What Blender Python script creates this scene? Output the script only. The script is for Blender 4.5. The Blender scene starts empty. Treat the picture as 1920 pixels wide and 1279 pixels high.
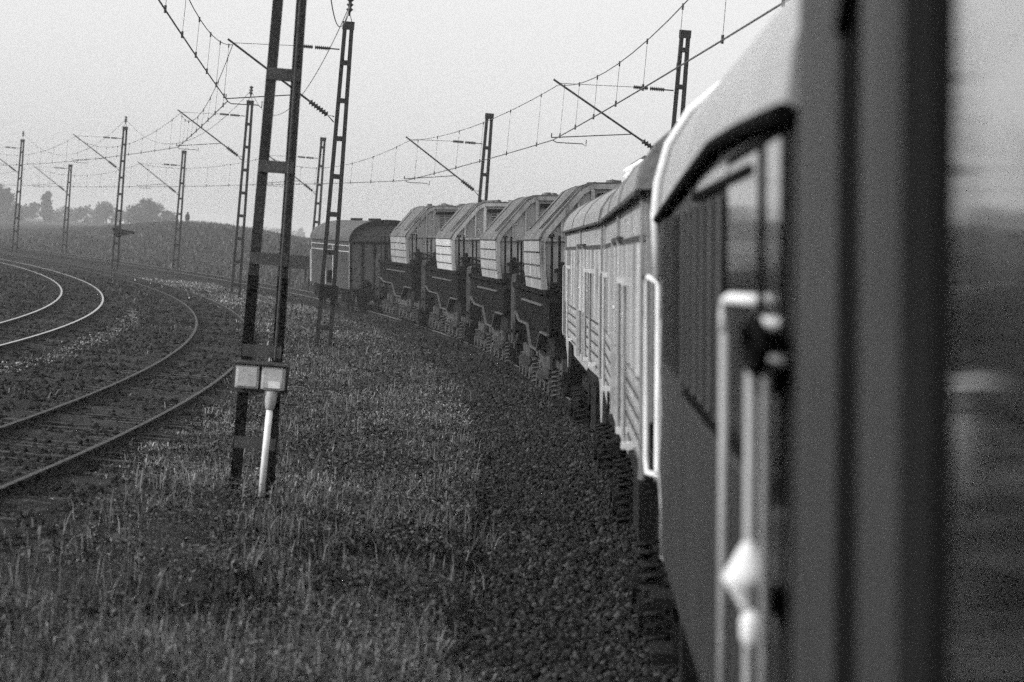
import bpy, math, random
import numpy as np
from mathutils import Vector, Matrix, noise

# ------------------------------------------------------------------ camera, sky, sun, exposure
sc = bpy.context.scene
COL = sc.collection
R = math.radians

cam_d = bpy.data.cameras.new('camera')
cam = bpy.data.objects.new('camera', cam_d)
COL.objects.link(cam)
sc.camera = cam
cam_d.sensor_width = 36
cam_d.lens = 100.0
cam_d.clip_start = 0.2
cam_d.clip_end = 9000
PITCH = math.atan(162.39 / 5333)
ROLL = R(4.6)
cam.matrix_world = Matrix.Translation((0, 0, 2.75)) @ Matrix.Rotation(R(90) - PITCH, 4, 'X') @ Matrix.Rotation(ROLL, 4, 'Z')
cam_d.dof.use_dof = True
cam_d.dof.focus_distance = 58
cam_d.dof.aperture_fstop = 3.0

SUN_EL, SUN_AZ = R(27), R(254)      # azimuth clockwise from +Y: from the left, a little behind
w = bpy.data.worlds.new('World')
sc.world = w
w.use_nodes = True
nt = w.node_tree
for n in list(nt.nodes):
    nt.nodes.remove(n)
sky = nt.nodes.new('ShaderNodeTexSky')
sky.sky_type = 'NISHITA'
sky.sun_disc = False
sky.sun_elevation = SUN_EL
sky.sun_rotation = SUN_AZ
sky.dust_density = 4.0
sky.air_density = 1.2
bw = nt.nodes.new('ShaderNodeRGBToBW')
pw = nt.nodes.new('ShaderNodeMath'); pw.operation = 'POWER'; pw.inputs[1].default_value = 0.22
ml = nt.nodes.new('ShaderNodeMath'); ml.operation = 'MULTIPLY'; ml.inputs[1].default_value = 6.1
bg = nt.nodes.new('ShaderNodeBackground'); bg.inputs[1].default_value = 0.12
wo = nt.nodes.new('ShaderNodeOutputWorld')
nt.links.new(sky.outputs[0], bw.inputs[0])
nt.links.new(bw.outputs[0], pw.inputs[0])
nt.links.new(pw.outputs[0], ml.inputs[0])
nt.links.new(ml.outputs[0], bg.inputs[0])
nt.links.new(bg.outputs[0], wo.inputs[0])

sun_d = bpy.data.lights.new('sun', 'SUN')
sun_d.energy = 3.2
sun_d.angle = R(3)
sun_d.color = (1, 1, 1)
sun = bpy.data.objects.new('sun', sun_d)
COL.objects.link(sun)
sdir = Vector((math.sin(SUN_AZ) * math.cos(SUN_EL), math.cos(SUN_AZ) * math.cos(SUN_EL), math.sin(SUN_EL)))
sun.rotation_euler = sdir.to_track_quat('Z', 'Y').to_euler()

sc.view_settings.view_transform = 'Standard'
sc.view_settings.look = 'None'
sc.view_settings.gamma = 1
sc.view_settings.exposure = 0.0
sc.cycles.max_bounces = 6
sc.cycles.volume_bounces = 0
sc.cycles.use_denoising = False
sc.cycles.use_adaptive_sampling = True
sc.cycles.adaptive_threshold = 0.045
sc.cycles.adaptive_min_samples = 12
sc.cycles.sample_clamp_indirect = 1.0

rnd = random.Random(7)
nr = np.random.RandomState(5)

# ------------------------------------------------------------------ materials (the photograph is black and white)
def mat(name, v, rough=0.7, metal=0.0, var=0.0, scale=3.0, bump=0.0, bscale=30.0, coat=0.0, streak=0.0, spots=None, spec=0.22):
    m = bpy.data.materials.new(name); m.use_nodes = True
    t = m.node_tree; b = t.nodes['Principled BSDF']
    b.inputs['Base Color'].default_value = (v, v, v, 1)
    b.inputs['Roughness'].default_value = rough
    b.inputs['Metallic'].default_value = metal
    b.inputs['Specular IOR Level'].default_value = spec
    if coat: b.inputs['Coat Weight'].default_value = coat
    tc = t.nodes.new('ShaderNodeTexCoord')
    if var or streak:
        no = t.nodes.new('ShaderNodeTexNoise'); no.inputs['Scale'].default_value = scale
        no.inputs['Detail'].default_value = 8; no.inputs['Roughness'].default_value = 0.65
        mp = t.nodes.new('ShaderNodeMapping')
        mp.inputs['Scale'].default_value = (1, 1, 0.12 if streak else 1)
        t.links.new(tc.outputs['Object'], mp.inputs[0]); t.links.new(mp.outputs[0], no.inputs['Vector'])
        oi = t.nodes.new('ShaderNodeObjectInfo'); mu = t.nodes.new('ShaderNodeMath'); mu.operation = 'MULTIPLY'; mu.inputs[1].default_value = 90.0
        t.links.new(oi.outputs['Random'], mu.inputs[0]); t.links.new(mu.outputs[0], mp.inputs['Location'])   # every object has its own dirt
        cr = t.nodes.new('ShaderNodeValToRGB')
        a, c = v * (1 - var - streak), min(1, v * (1 + var + streak))
        cr.color_ramp.elements[0].position = 0.32; cr.color_ramp.elements[1].position = 0.68
        cr.color_ramp.elements[0].color = (a, a, a, 1); cr.color_ramp.elements[1].color = (c, c, c, 1)
        t.links.new(no.outputs[0], cr.inputs[0]); t.links.new(cr.outputs[0], b.inputs['Base Color'])
        if spots:
            n2 = t.nodes.new('ShaderNodeTexNoise'); n2.inputs['Scale'].default_value = spots[0]; n2.inputs['Detail'].default_value = 3
            t.links.new(mp.outputs[0], n2.inputs['Vector'])
            r2 = t.nodes.new('ShaderNodeValToRGB')
            r2.color_ramp.elements[0].position = spots[1]; r2.color_ramp.elements[1].position = spots[1] + 0.08
            mx = t.nodes.new('ShaderNodeMix'); mx.data_type = 'RGBA'
            t.links.new(n2.outputs[0], r2.inputs[0]); t.links.new(r2.outputs[0], mx.inputs[0])
            t.links.new(cr.outputs[0], mx.inputs[6]); s = spots[2]; mx.inputs[7].default_value = (s, s, s, 1)
            t.links.new(mx.outputs[2], b.inputs['Base Color'])
    if bump:
        nb = t.nodes.new('ShaderNodeTexNoise'); nb.inputs['Scale'].default_value = bscale; nb.inputs['Detail'].default_value = 5
        t.links.new(tc.outputs['Object'], nb.inputs['Vector'])
        bp = t.nodes.new('ShaderNodeBump'); bp.inputs['Strength'].default_value = bump; bp.inputs['Distance'].default_value = 0.05
        t.links.new(nb.outputs[0], bp.inputs['Height']); t.links.new(bp.outputs[0], b.inputs['Normal'])
    return m

def island_mat(name, lo, hi, rough=0.9, use_shade=False):
    m = bpy.data.materials.new(name); m.use_nodes = True
    t = m.node_tree; b = t.nodes['Principled BSDF']; b.inputs['Roughness'].default_value = rough
    b.inputs['Specular IOR Level'].default_value = 0.2
    g = t.nodes.new('ShaderNodeNewGeometry'); cr = t.nodes.new('ShaderNodeValToRGB')
    cr.color_ramp.elements[0].color = (lo, lo, lo, 1); cr.color_ramp.elements[1].color = (hi, hi, hi, 1)
    e = cr.color_ramp.elements.new(0.8); q = lo + (hi - lo) * 0.38; e.color = (q, q, q, 1)
    t.links.new(g.outputs['Random Per Island'], cr.inputs[0]); t.links.new(cr.outputs[0], b.inputs['Base Color'])
    b.inputs['Specular IOR Level'].default_value = 0.08
    if use_shade:           # green or dry tone per tuft, plus painted shade of the hollows
        at = t.nodes.new('ShaderNodeAttribute'); at.attribute_name = 'tone'
        mm = t.nodes.new('ShaderNodeMix'); mm.data_type = 'RGBA'; mm.blend_type = 'MULTIPLY'; mm.inputs[0].default_value = 1
        t.links.new(cr.outputs[0], mm.inputs[6]); t.links.new(at.outputs['Fac'], mm.inputs[7]); t.links.new(mm.outputs[2], b.inputs['Base Color'])
    return m

M = dict(
    mast=mat('mast_steel', 0.024, 0.8, var=0.45, scale=4, bump=0.2),
    mastfar=mat('far_mast_steel', 0.022, 0.75, var=0.3, scale=4),
    plate=mat('batten_steel', 0.06, 0.7, var=0.3, scale=5),
    tube=mat('cantilever_tube', 0.03, 0.6),
    insul=mat('porcelain_dark', 0.02, 0.25),
    wire=mat('wire', 0.06, 0.5, metal=0.3),
    box=mat('box_paint', 0.46, 0.6, var=0.2, scale=9, bump=0.1),
    whitep=mat('white_pipe', 0.82, 0.5, var=0.12, scale=8),
    rusty=mat('rusty_rail', 0.020, 0.9, var=0.3, scale=3, spec=0.05),
    railhead=mat('rail_running_surface', 0.06, 0.7, spec=0.1),
    mainhead=mat('worn_rail_head', 0.19, 0.6, spec=0.3),
    shiny=mat('polished_rail_head', 0.36, 0.22, metal=1.0),
    sleeper=mat('sleeper_wood', 0.035, 0.9, var=0.5, scale=6, bump=0.4),
    silver=mat('silver_grey_paint', 0.32, 0.55, var=0.24, scale=5, bump=0.2, bscale=14, streak=0.12, spots=(9, 0.62, 0.2)),
    silverd=mat('weathered_roof_paint', 0.24, 0.7, var=0.14, scale=1.6, bump=0.25, bscale=14),
    trim=mat('seam_dark', 0.05, 0.7),
    body=mat('pale_body_paint', 0.30, 0.6, var=0.2, scale=4, bump=0.15, streak=0.15, spots=(6, 0.60, 0.13)),
    bodyw=mat('whiter_body_paint', 0.50, 0.55, var=0.15, scale=4, bump=0.15, streak=0.12, spots=(6, 0.62, 0.2)),
    bodyd=mat('end_wall_paint', 0.38, 0.7, var=0.2, scale=2),
    canopy=mat('sloped_roof_sheet', 0.12, 0.85, var=0.3, scale=2.5, bump=0.6, bscale=7, streak=0.15),
    frame=mat('dark_underframe_paint', 0.007, 0.9, var=0.4, scale=2.5, bump=0.15, spec=0.05),
    edge=mat('worn_edge', 0.08, 0.6, var=0.3, scale=6),
    bogie=mat('dusty_bogie', 0.065, 0.8, var=0.4, scale=4, bump=0.3),
    black=mat('black_gear', 0.012, 0.85, var=0.3, scale=5, spec=0.1),
    van=mat('van_boards', 0.04, 0.75, var=0.25, scale=4, bump=0.2),
    vanroof=mat('van_roof_sheet', 0.085, 0.85, var=0.2, scale=2, bump=0.3, bscale=8),
    vand=mat('van_end_boards', 0.11, 0.75, var=0.3, scale=4, bump=0.2),
    coach=mat('dark_coach_paint', 0.026, 0.5, var=0.18, scale=2, bump=0.04, spec=0.3),
    coachr=mat('ribbed_coach_panel', 0.07, 0.6, var=0.15, scale=2),
    coachl=mat('near_coach_paint', 0.036, 0.55, var=0.15, scale=1.5, spec=0.2),
    croof=mat('pale_roof_paint', 0.34, 0.5, var=0.12, scale=1.2, bump=0.1, bscale=6),
    rubber=mat('rubber', 0.006, 0.95, spec=0.03),
    glass=mat('window_glass', 0.42, 0.06, metal=1.0, bump=0.01, bscale=4),
    glassd=mat('dark_window_glass', 0.15, 0.09, metal=1.0, bump=0.01, bscale=4),  # same glass as the near window, only darker
    ballast=mat('dark_ballast', 0.016, 0.95, var=0.6, scale=9, bump=1.0, bscale=22, spec=0.08),
    dirt=mat('ground_dirt', 0.018, 0.95, var=0.7, scale=2.6, bump=1.0, bscale=9, spots=(3.1, 0.64, 0.045), spec=0.05),
    board=mat('black_board', 0.015, 0.9),
    cloth=mat('dark_clothes', 0.02, 0.9),
    skin=mat('skin', 0.3, 0.7),
)
M['glass'].node_tree.nodes['Principled BSDF'].inputs['Specular IOR Level'].default_value = 0.9
M['glass'].node_tree.nodes['Principled BSDF'].inputs['IOR'].default_value = 2.0

# ------------------------------------------------------------------ mesh helpers
class MB:
    def __init__(s): s.v = []; s.f = []
    def add(s, vs, fs):
        k = len(s.v); s.v += [tuple(p) for p in vs]; s.f += [tuple(i + k for i in f) for f in fs]
    def box(s, x0, x1, y0, y1, z0, z1):
        s.add([(x0, y0, z0), (x1, y0, z0), (x1, y1, z0), (x0, y1, z0), (x0, y0, z1), (x1, y0, z1), (x1, y1, z1), (x0, y1, z1)],
              [(0, 3, 2, 1), (4, 5, 6, 7), (0, 1, 5, 4), (1, 2, 6, 5), (2, 3, 7, 6), (3, 0, 4, 7)])
        return s
    def obox(s, p0, p1, w, h, up=(0, 0, 1)):      # bar between two points
        p0, p1 = Vector(p0), Vector(p1); d = (p1 - p0).normalized(); u = Vector(up)
        a = d.cross(u)
        if a.length < 1e-4: a = d.cross(Vector((0, 1, 0)))
        a.normalize(); b = a.cross(d)
        vs = [p + a * (sx * w / 2) + b * (sz * h / 2) for p in (p0, p1) for sx, sz in ((-1, -1), (1, -1), (1, 1), (-1, 1))]
        s.add(vs, [(0, 3, 2, 1), (4, 5, 6, 7), (0, 1, 5, 4), (1, 2, 6, 5), (2, 3, 7, 6), (3, 0, 4, 7)])
        return s
    def path(s, pts, r, n=8, radii=None, cap=True):
        pts = [Vector(p) for p in pts]; k0 = len(s.v); prev = None
        for i, p in enumerate(pts):
            d = (pts[min(i + 1, len(pts) - 1)] - pts[max(i - 1, 0)]).normalized()
            if prev is None:
                a = d.cross(Vector((0, 0, 1)))
                if a.length < 1e-3: a = d.cross(Vector((0, 1, 0)))
            else: a = prev - d * prev.dot(d)
            a.normalize(); prev = a; b = d.cross(a)
            rr = radii[i] if radii else r
            for k in range(n):
                t = 2 * math.pi * k / n
                s.v.append(tuple(p + a * (rr * math.cos(t)) + b * (rr * math.sin(t))))
        for i in range(len(pts) - 1):
            for k in range(n):
                q = (k + 1) % n
                s.f.append((k0 + i * n + k, k0 + i * n + q, k0 + (i + 1) * n + q, k0 + (i + 1) * n + k))
        if cap:
            s.f.append(tuple(k0 + k for k in range(n))[::-1]); e = k0 + (len(pts) - 1) * n
            s.f.append(tuple(e + k for k in range(n)))
        return s
    def lathe(s, base, prof, axis=(0, 0, 1), n=12):   # prof: (distance along axis, radius)
        a = Vector(axis).normalized(); base = Vector(base)
        return s.path([base + a * d for d, _ in prof], 0, n, radii=[max(r, 1e-3) for _, r in prof])
    def prism(s, prof, a0, a1, axis='y'):             # profile (p,q): axis y -> x,z ; axis x -> y,z
        n = len(prof)
        if axis == 'y': vs = [(p, a0, q) for p, q in prof] + [(p, a1, q) for p, q in prof]
        else: vs = [(a0, p, q) for p, q in prof] + [(a1, p, q) for p, q in prof]
        s.add(vs, [tuple(range(n)), tuple(range(2 * n - 1, n - 1, -1))] + [(i, i + n, (i + 1) % n + n, (i + 1) % n) for i in range(n)])
        return s
    def build(s, name, m, parent=None, smooth=False, bevel=0.0):
        me = bpy.data.meshes.new(name); me.from_pydata(s.v, [], s.f); me.update()
        import bmesh
        bm = bmesh.new(); bm.from_mesh(me); bmesh.ops.recalc_face_normals(bm, faces=bm.faces); bm.to_mesh(me); bm.free()
        o = bpy.data.objects.new(name, me); COL.objects.link(o)
        me.materials.append(M[m] if isinstance(m, str) else m)
        if smooth: 
            for p in me.polygons: p.use_smooth = True
        if parent is not None: o.parent = parent
        if bevel:
            bv = o.modifiers.new('bevel', 'BEVEL'); bv.width = bevel; bv.segments = 2; bv.limit_method = 'ANGLE'
        return o

def tag(o, label=None, cat=None, group=None, kind=None):
    if label: o['label'] = label
    if cat: o['category'] = cat
    if group: o['group'] = group
    if kind: o['kind'] = kind
    return o

def thing(name, label, cat, group=None, matrix=None):
    o = bpy.data.objects.new(name, None); COL.objects.link(o); o.empty_display_size = 0.3
    tag(o, label, cat, group)
    if matrix is not None: o.matrix_world = matrix
    return o

def copy_tree(o, parent=None):
    c = o.copy(); COL.objects.link(c)
    if parent is not None: c.parent = parent
    for ch in [q for q in list(bpy.data.objects) if q.parent == o]: copy_tree(ch, c)
    return c

def np_mesh(name, V, F, m, loop=None):
    """V (n,3), F (k,3 or 4) arrays"""
    me = bpy.data.meshes.new(name); k = F.shape[1]
    me.vertices.add(len(V)); me.vertices.foreach_set('co', V.astype(np.float32).ravel())
    me.loops.add(F.size); me.loops.foreach_set('vertex_index', F.astype(np.int32).ravel())
    me.polygons.add(len(F)); me.polygons.foreach_set('loop_start', (np.arange(len(F)) * k).astype(np.int32))
    me.update(calc_edges=True); me.validate()
    o = bpy.data.objects.new(name, me); COL.objects.link(o); me.materials.append(M[m] if isinstance(m, str) else m)
    return o

# ------------------------------------------------------------------ track geometry
CX, CY, RM = -471.0, 29.0, 473.75           # centre line of the main (train) track: an arc turning left
CANT = R(4.3)
def main_x(Y, off=0.0):
    Yc = min(Y, 205.0); r = RM + off
    x = CX + math.sqrt(r * r - (Yc - CY) ** 2)
    if Y > Yc: x += (Y - Yc) * (-(Yc - CY) / math.sqrt(r * r - (Yc - CY) ** 2)) * 0.97
    return x
def main_dir(Y):
    Yc = min(Y, 205.0); t = (Yc - CY) / RM
    return Vector((-t, math.sqrt(1 - t * t), 0))
def main_pt(Y, off, z):                     # point at lateral offset (right +) from the centre line
    d = main_dir(Y); return Vector((main_x(Y), Y, z)) + Vector((d.y, -d.x, 0)) * off
def arc_pt(c, a, off, z):                   # circle track, a = angle from +X
    r = c[2] + off; return Vector((c[0] + r * math.cos(a), c[1] + r * math.sin(a), z))
CA = (-446.5, 34.0, 440.77)                 # side track A
CB = (-426.0, 41.0, 415.0)                  # side track B

def np_main_x(Y):
    Yc = np.minimum(Y, 205.0); s = np.sqrt(RM ** 2 - (Yc - CY) ** 2)
    return CX + s - np.maximum(Y - 205, 0) * (Yc - CY) / s * 0.97

def sstep(a, b, x):
    t = np.clip((x - a) / (b - a), 0, 1); return t * t * (3 - 2 * t)

def ground_h(X, Y):
    X = np.asarray(X, float); Y = np.asarray(Y, float)
    d = (X - np_main_x(Y))
    dist = np.hypot(X - CX, Y - CY) - RM
    dist = np.where(Y > 205, d * 0.93, dist)
    z = -0.16 + 0.05 * np.sin(X * 1.3 + 0.7 * Y) * np.sin(Y * 0.9 - X * 0.4) + 0.04 * np.sin(Y * 2.3 + X * 1.7)
    z = np.where(np.abs(dist) < 3.0, -0.30 + 0 * z, z)
    # cutting slope beyond the main line, highest where the walker stands
    ang = X / np.maximum(Y, 1)
    prof = 0.62 + 0.42 * np.exp(-((ang + 0.108) / 0.035) ** 2)
    prof = prof * sstep(-0.19, -0.125, ang) + 0.05 * (1 - sstep(-0.19, -0.125, ang))
    hill = 3.25 * prof * sstep(4.0, 38, dist) * sstep(60, 150, Y)
    hill += (0.35 * np.sin(X * 0.11) * np.sin(Y * 0.07)) * sstep(10, 40, dist) * sstep(100, 200, Y)
    return z + hill

# ground sheet to the horizon
def axis(parts):
    out = []
    for a, b, st in parts: out += list(np.arange(a, b, st))
    return np.array(out)
ys = axis([(-400, -20, 40), (-20, 10, 5), (10, 70, 0.35), (70, 260, 1.3), (260, 520, 5), (520, 1500, 60), (1500, 6001, 500)])
xs = axis([(-4000, -600, 400), (-600, -160, 40), (-160, -60, 2.5), (-60, -14, 0.9), (-14, 6, 0.3), (6, 60, 2), (60, 300, 30), (300, 4001, 400)])
GX, GY = np.meshgrid(xs, ys)
GZ = ground_h(GX, GY)
V = np.stack([GX, GY, GZ], -1).reshape(-1, 3)
nx, ny = len(xs), len(ys)
ii, jj = np.meshgrid(np.arange(nx - 1), np.arange(ny - 1)); a = (jj * nx + ii).ravel()
F = np.stack([a, a + 1, a + nx + 1, a + nx], 1)

gm = mat('grassy_ground', 0.026, 0.95, var=0.6, scale=0.8, bump=1.0, bscale=7, spots=(2.3, 0.62, 0.05), spec=0.05)
ground = np_mesh('ground', V, F, gm)
for p in ground.data.polygons: p.use_smooth = True
tag(ground, kind='structure')

def strip(name, fn, params, offs, m):       # offs: list of (offset, z)
    vs, fs = [], []; n = len(offs)
    for p in params:
        for off, z in offs: vs.append(tuple(fn(p, off, z)))
    for i in range(len(params) - 1):
        for k in range(n - 1):
            q = i * n + k; fs.append((q, q + 1, q + n + 1, q + n))
    mb = MB(); mb.add(vs, fs); o = mb.build(name, m, smooth=True); return o

ymain = list(np.arange(-40, 330, 2.0))
sc_ = math.sin(CANT)
ball = strip('ballast_bed', main_pt, ymain, [(-3.1, -0.34), (-2.7, -0.20), (-1.6, -0.20), (-0.9, -0.17), (0, -0.12), (0.9, -0.08), (1.7, -0.04), (2.5, -0.20), (3.1, -0.34)], 'ballast')
tag(ball, kind='structure')
ang_a = [a / 440.0 for a in range(-40, 330, 2)]
bedA = strip('track_bed', lambda a, o, z: arc_pt(CA, a, o, z), ang_a, [(-1.9, -0.22), (-1.35, -0.155), (0, -0.15), (1.3, -0.155), (1.9, -0.22)], 'dirt')
tag(bedA, kind='structure')
bedB = strip('track_bed', lambda a, o, z: arc_pt(CB, a, o, z), ang_a, [(-1.9, -0.22), (-1.35, -0.155), (0, -0.15), (1.3, -0.155), (1.9, -0.22)], 'dirt')
tag(bedB, kind='structure')

# rails -----------------------------------------------------------
RP = [(-0.07, -0.15), (0.07, -0.15), (0.07, -0.135), (0.012, -0.12), (0.012, -0.045), (0.034, -0.035), (0.034, -0.004)]
RPH = [(0.034, -0.004), (0.027, 0.0), (-0.027, 0.0), (-0.034, -0.004)]
RP2 = [(-0.034, -0.004), (-0.034, -0.035), (-0.012, -0.045), (-0.012, -0.12), (-0.07, -0.135), (-0.07, -0.15)]
def make_rail(parent, fn, params, off, dz, headm):
    def run(prof):
        mb = MB(); n = len(prof); vs = []; fs = []
        for p in params:
            for x, z in prof: vs.append(tuple(fn(p, off + x, z + dz)))
        for i in range(len(params) - 1):
            for k in range(n - 1):
                q = i * n + k; fs.append((q, q + 1, q + n + 1, q + n))
        mb.add(vs, fs); return mb
    body = run(RP); b2 = run(RP2); body.add(b2.v, b2.f)
    r = body.build('rail', 'rusty', parent)
    run([(0.034, -0.0045)] + RPH[1:3] + [(-0.034, -0.0045)]).build('railhead', headm, r)
def track(name, label, fn, params, headm, sl_params, cant=0.0, drop=0.0):
    t = thing(name, label, 'railway track', 'railway tracks')
    make_rail(t, fn, params, -0.75, 0.0, headm)
    make_rail(t, fn, params, 0.75, 1.5 * cant, headm)
    rest = MB()
    for i, p in enumerate(sl_params):
        a, b = fn(p, -1.28, -0.21 - drop), fn(p, 1.28, -0.21 + 2.5 * cant - drop)
        jit = rnd.uniform(-0.02, 0.02)
        a.z += jit; b.z += jit
        if i < 98:
            MB().obox(a, b, 0.25, 0.15).build('sleeper', 'sleeper', t)
        else: rest.obox(a, b, 0.25, 0.15)
    if rest.v: tag(rest.build('sleepers', 'sleeper', t), kind='stuff')
    return t
track('railway_track', 'main track under the train, curving away left on dark ballast', main_pt, ymain, 'mainhead', list(np.arange(16, 240, 0.62)), cant=math.sin(CANT) * 0.5, drop=0.07)
fa = lambda a, o, z: arc_pt(CA, a, o, z)
fb = lambda a, o, z: arc_pt(CB, a, o, z)
track('railway_track', 'rusty side track curving past the near mast, grass growing over its sleepers', fa, ang_a, 'railhead', [x / 440 for x in np.arange(-12, 120, 0.62)], drop=0.008)
track('railway_track', 'leftmost side track with two bright polished rails', fb, ang_a, 'shiny', [x / 415 for x in np.arange(-8, 90, 0.62)], drop=0.008)

# ------------------------------------------------------------------ grass, stones (stuff)
def blades(name, X, Y, H, W, lean, m, z=None, shade=None):
    n = len(X); Z = ground_h(X, Y) - 0.03 if z is None else z
    a = nr.rand(n) * 2 * np.pi; ca, sa = np.cos(a), np.sin(a)
    b = nr.rand(n) * 2 * np.pi; lx, ly = np.cos(b) * H * lean * nr.rand(n), np.sin(b) * H * lean * nr.rand(n)
    P = np.zeros((n, 5, 3))
    P[:, 0] = np.stack([X - ca * W / 2, Y - sa * W / 2, Z], 1)
    P[:, 1] = np.stack([X + ca * W / 2, Y + sa * W / 2, Z], 1)
    P[:, 2] = np.stack([X + lx * .4 + ca * W * .4, Y + ly * .4 + sa * W * .4, Z + H * .6], 1)
    P[:, 3] = np.stack([X + lx * .4 - ca * W * .4, Y + ly * .4 - sa * W * .4, Z + H * .6], 1)
    P[:, 4] = np.stack([X + lx, Y + ly, Z + H * (1 - .3 * lean)], 1)
    k = (np.arange(n) * 5)[:, None]
    F = np.concatenate([k + np.array([[0, 1, 2]]), k + np.array([[0, 2, 3]]), k + np.array([[3, 2, 4]])])
    o = np_mesh(name, P.reshape(-1, 3), F, m)
    if shade is not None:
        at = o.data.attributes.new('tone', 'FLOAT', 'POINT'); at.data.foreach_set('value', np.repeat(shade, 5).astype(np.float32))
    return tag(o, kind='stuff')

def vnoise(X, Y, s, seed=0.0):
    return np.array([noise.noise((x * s + seed, y * s - seed, seed)) for x, y in zip(X, Y)])

def scatter_between(n, y0, y1, power, lo, hi):
    u = nr.rand(n); Y = y0 * (y1 / y0) ** (u ** power)
    l, h = lo(Y), hi(Y); X = l + (h - l) * nr.rand(n); return X, Y
left_edge = lambda Y: CA[0] + np.sqrt(CA[2] ** 2 - (Y - CA[1]) ** 2) + 1.35
right_edge = lambda Y: np_main_x(Y) - 2.55
tx, ty = scatter_between(15000, 15, 150, 1.0, left_edge, right_edge)
n1 = vnoise(tx, ty, 0.5, 3.1); n2 = vnoise(tx, ty, 1.5, 9.2); n3 = vnoise(tx, ty * 0.6, 0.22, 5.5)
edge = np.minimum(tx - left_edge(ty), right_edge(ty) - tx)
dens = 0.66 + 1.1 * n1 + 0.9 * n2 + 1.5 * n3 + 0.25 * np.minimum(edge, 1.2) - 1.3 * sstep(3.0, 0.8, tx - left_edge(ty)) * sstep(42, 29, ty) * sstep(19, 23, ty)
keep = nr.rand(len(tx)) < dens
tx, ty, n1, n3 = tx[keep], ty[keep], n1[keep], n3[keep]
nb_ = 26; far_ = 1 + ty / 45
rad = (0.09 + 0.13 * nr.rand(len(tx))) * far_ ** 0.6
rep_ = lambda q: np.repeat(q[:, None], nb_, 1)
dx, dy = nr.randn(len(tx), nb_) * rep_(rad), nr.randn(len(tx), nb_) * rep_(rad) * 1.5
X, Y = (rep_(tx) + dx).ravel(), (rep_(ty) + dy).ravel()
hh = 0.8 * (0.08 + 0.10 * nr.rand(len(tx)) + 0.16 * np.clip(n1 + .1, 0, 1) + 0.06 * sstep(40, 18, ty))
H = (rep_(hh) * (0.5 + 0.9 * nr.rand(len(tx), nb_))).ravel()
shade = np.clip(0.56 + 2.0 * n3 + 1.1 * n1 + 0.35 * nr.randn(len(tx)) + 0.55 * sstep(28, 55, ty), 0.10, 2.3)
dry = (nr.rand(len(tx)) < 0.06); shade[dry] += 0.9
shade *= 1 - 0.55 * sstep(0.30, 0.02, np.abs(n3 + 0.16)) * sstep(40, 30, ty)  # dark bands in the near grass: shaded hollows painted into the tone
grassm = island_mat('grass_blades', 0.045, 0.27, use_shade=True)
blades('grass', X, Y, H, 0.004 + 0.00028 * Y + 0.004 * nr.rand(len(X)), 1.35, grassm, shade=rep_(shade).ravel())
# pale seed stalks in tufts
cx, cy = scatter_between(300, 15, 120, 1.0, lambda Y: left_edge(Y) + 0.6, lambda Y: right_edge(Y) - 0.2)
ex = [(-2.9, 17.2), (-2.6, 17.6), (-3.0, 18.4), (-2.2, 17.0), (-1.9, 18.8), (-1.55, 17.4), (-2.4, 19.6), (-1.2, 19.2), (-3.1, 19.8), (-.9, 21.5), (-1.6, 22.5), (-2.0, 25.0)]
cx = np.concatenate([cx, np.repeat([e[0] for e in ex], 3)]); cy = np.concatenate([cy, np.repeat([e[1] for e in ex], 3)])
k = 22
X = (cx[:, None] + nr.randn(len(cx), k) * 0.13).ravel(); Y = (cy[:, None] + nr.randn(len(cx), k) * 0.16).ravel()
stalk = island_mat('pale_grass_stalks', 0.06, 0.30)
blades('tall_grass', X, Y, 0.18 + 0.26 * nr.rand(len(X)), 0.006 + 0.0002 * Y, 0.45, stalk)
# low broad-leaved plants between the grass tufts
tx, ty = scatter_between(5200, 15, 110, 0.95, lambda Y: left_edge(Y) + .5, lambda Y: right_edge(Y) - .25)
n1 = vnoise(tx, ty, 0.7, 12.1); keep = nr.rand(len(tx)) < 0.45 + 1.3 * n1; tx, ty = tx[keep], ty[keep]
k = 40; n = len(tx); fr = (1 + ty / 50)[:, None]
px = tx[:, None] + nr.randn(n, k) * .12 * fr; py = ty[:, None] + nr.randn(n, k) * .14 * fr
pz = ground_h(px, py) + (0.02 + 0.22 * nr.rand(n, 1)) * nr.rand(n, k) + .02
P = np.stack([px, py, pz], -1).reshape(-1, 3); m_ = len(P)
u = nr.randn(m_, 3); u[:, 2] *= .5; u /= np.linalg.norm(u, axis=1)[:, None]; v = np.cross(u, nr.randn(m_, 3)); v /= np.linalg.norm(v, axis=1)[:, None]
sz = ((0.006 + 0.010 * nr.rand(m_)) * np.repeat(fr[:, 0], k))[:, None]
Q = np.stack([P - u * sz * 1.5, P + v * sz * .6, P + u * sz * 1.5, P - v * sz * .6], 1).reshape(-1, 3)
tag(np_mesh('weeds', Q, np.arange(len(Q)).reshape(-1, 4), island_mat('weed_leaves', 0.03, 0.17)), kind='stuff')
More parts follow.
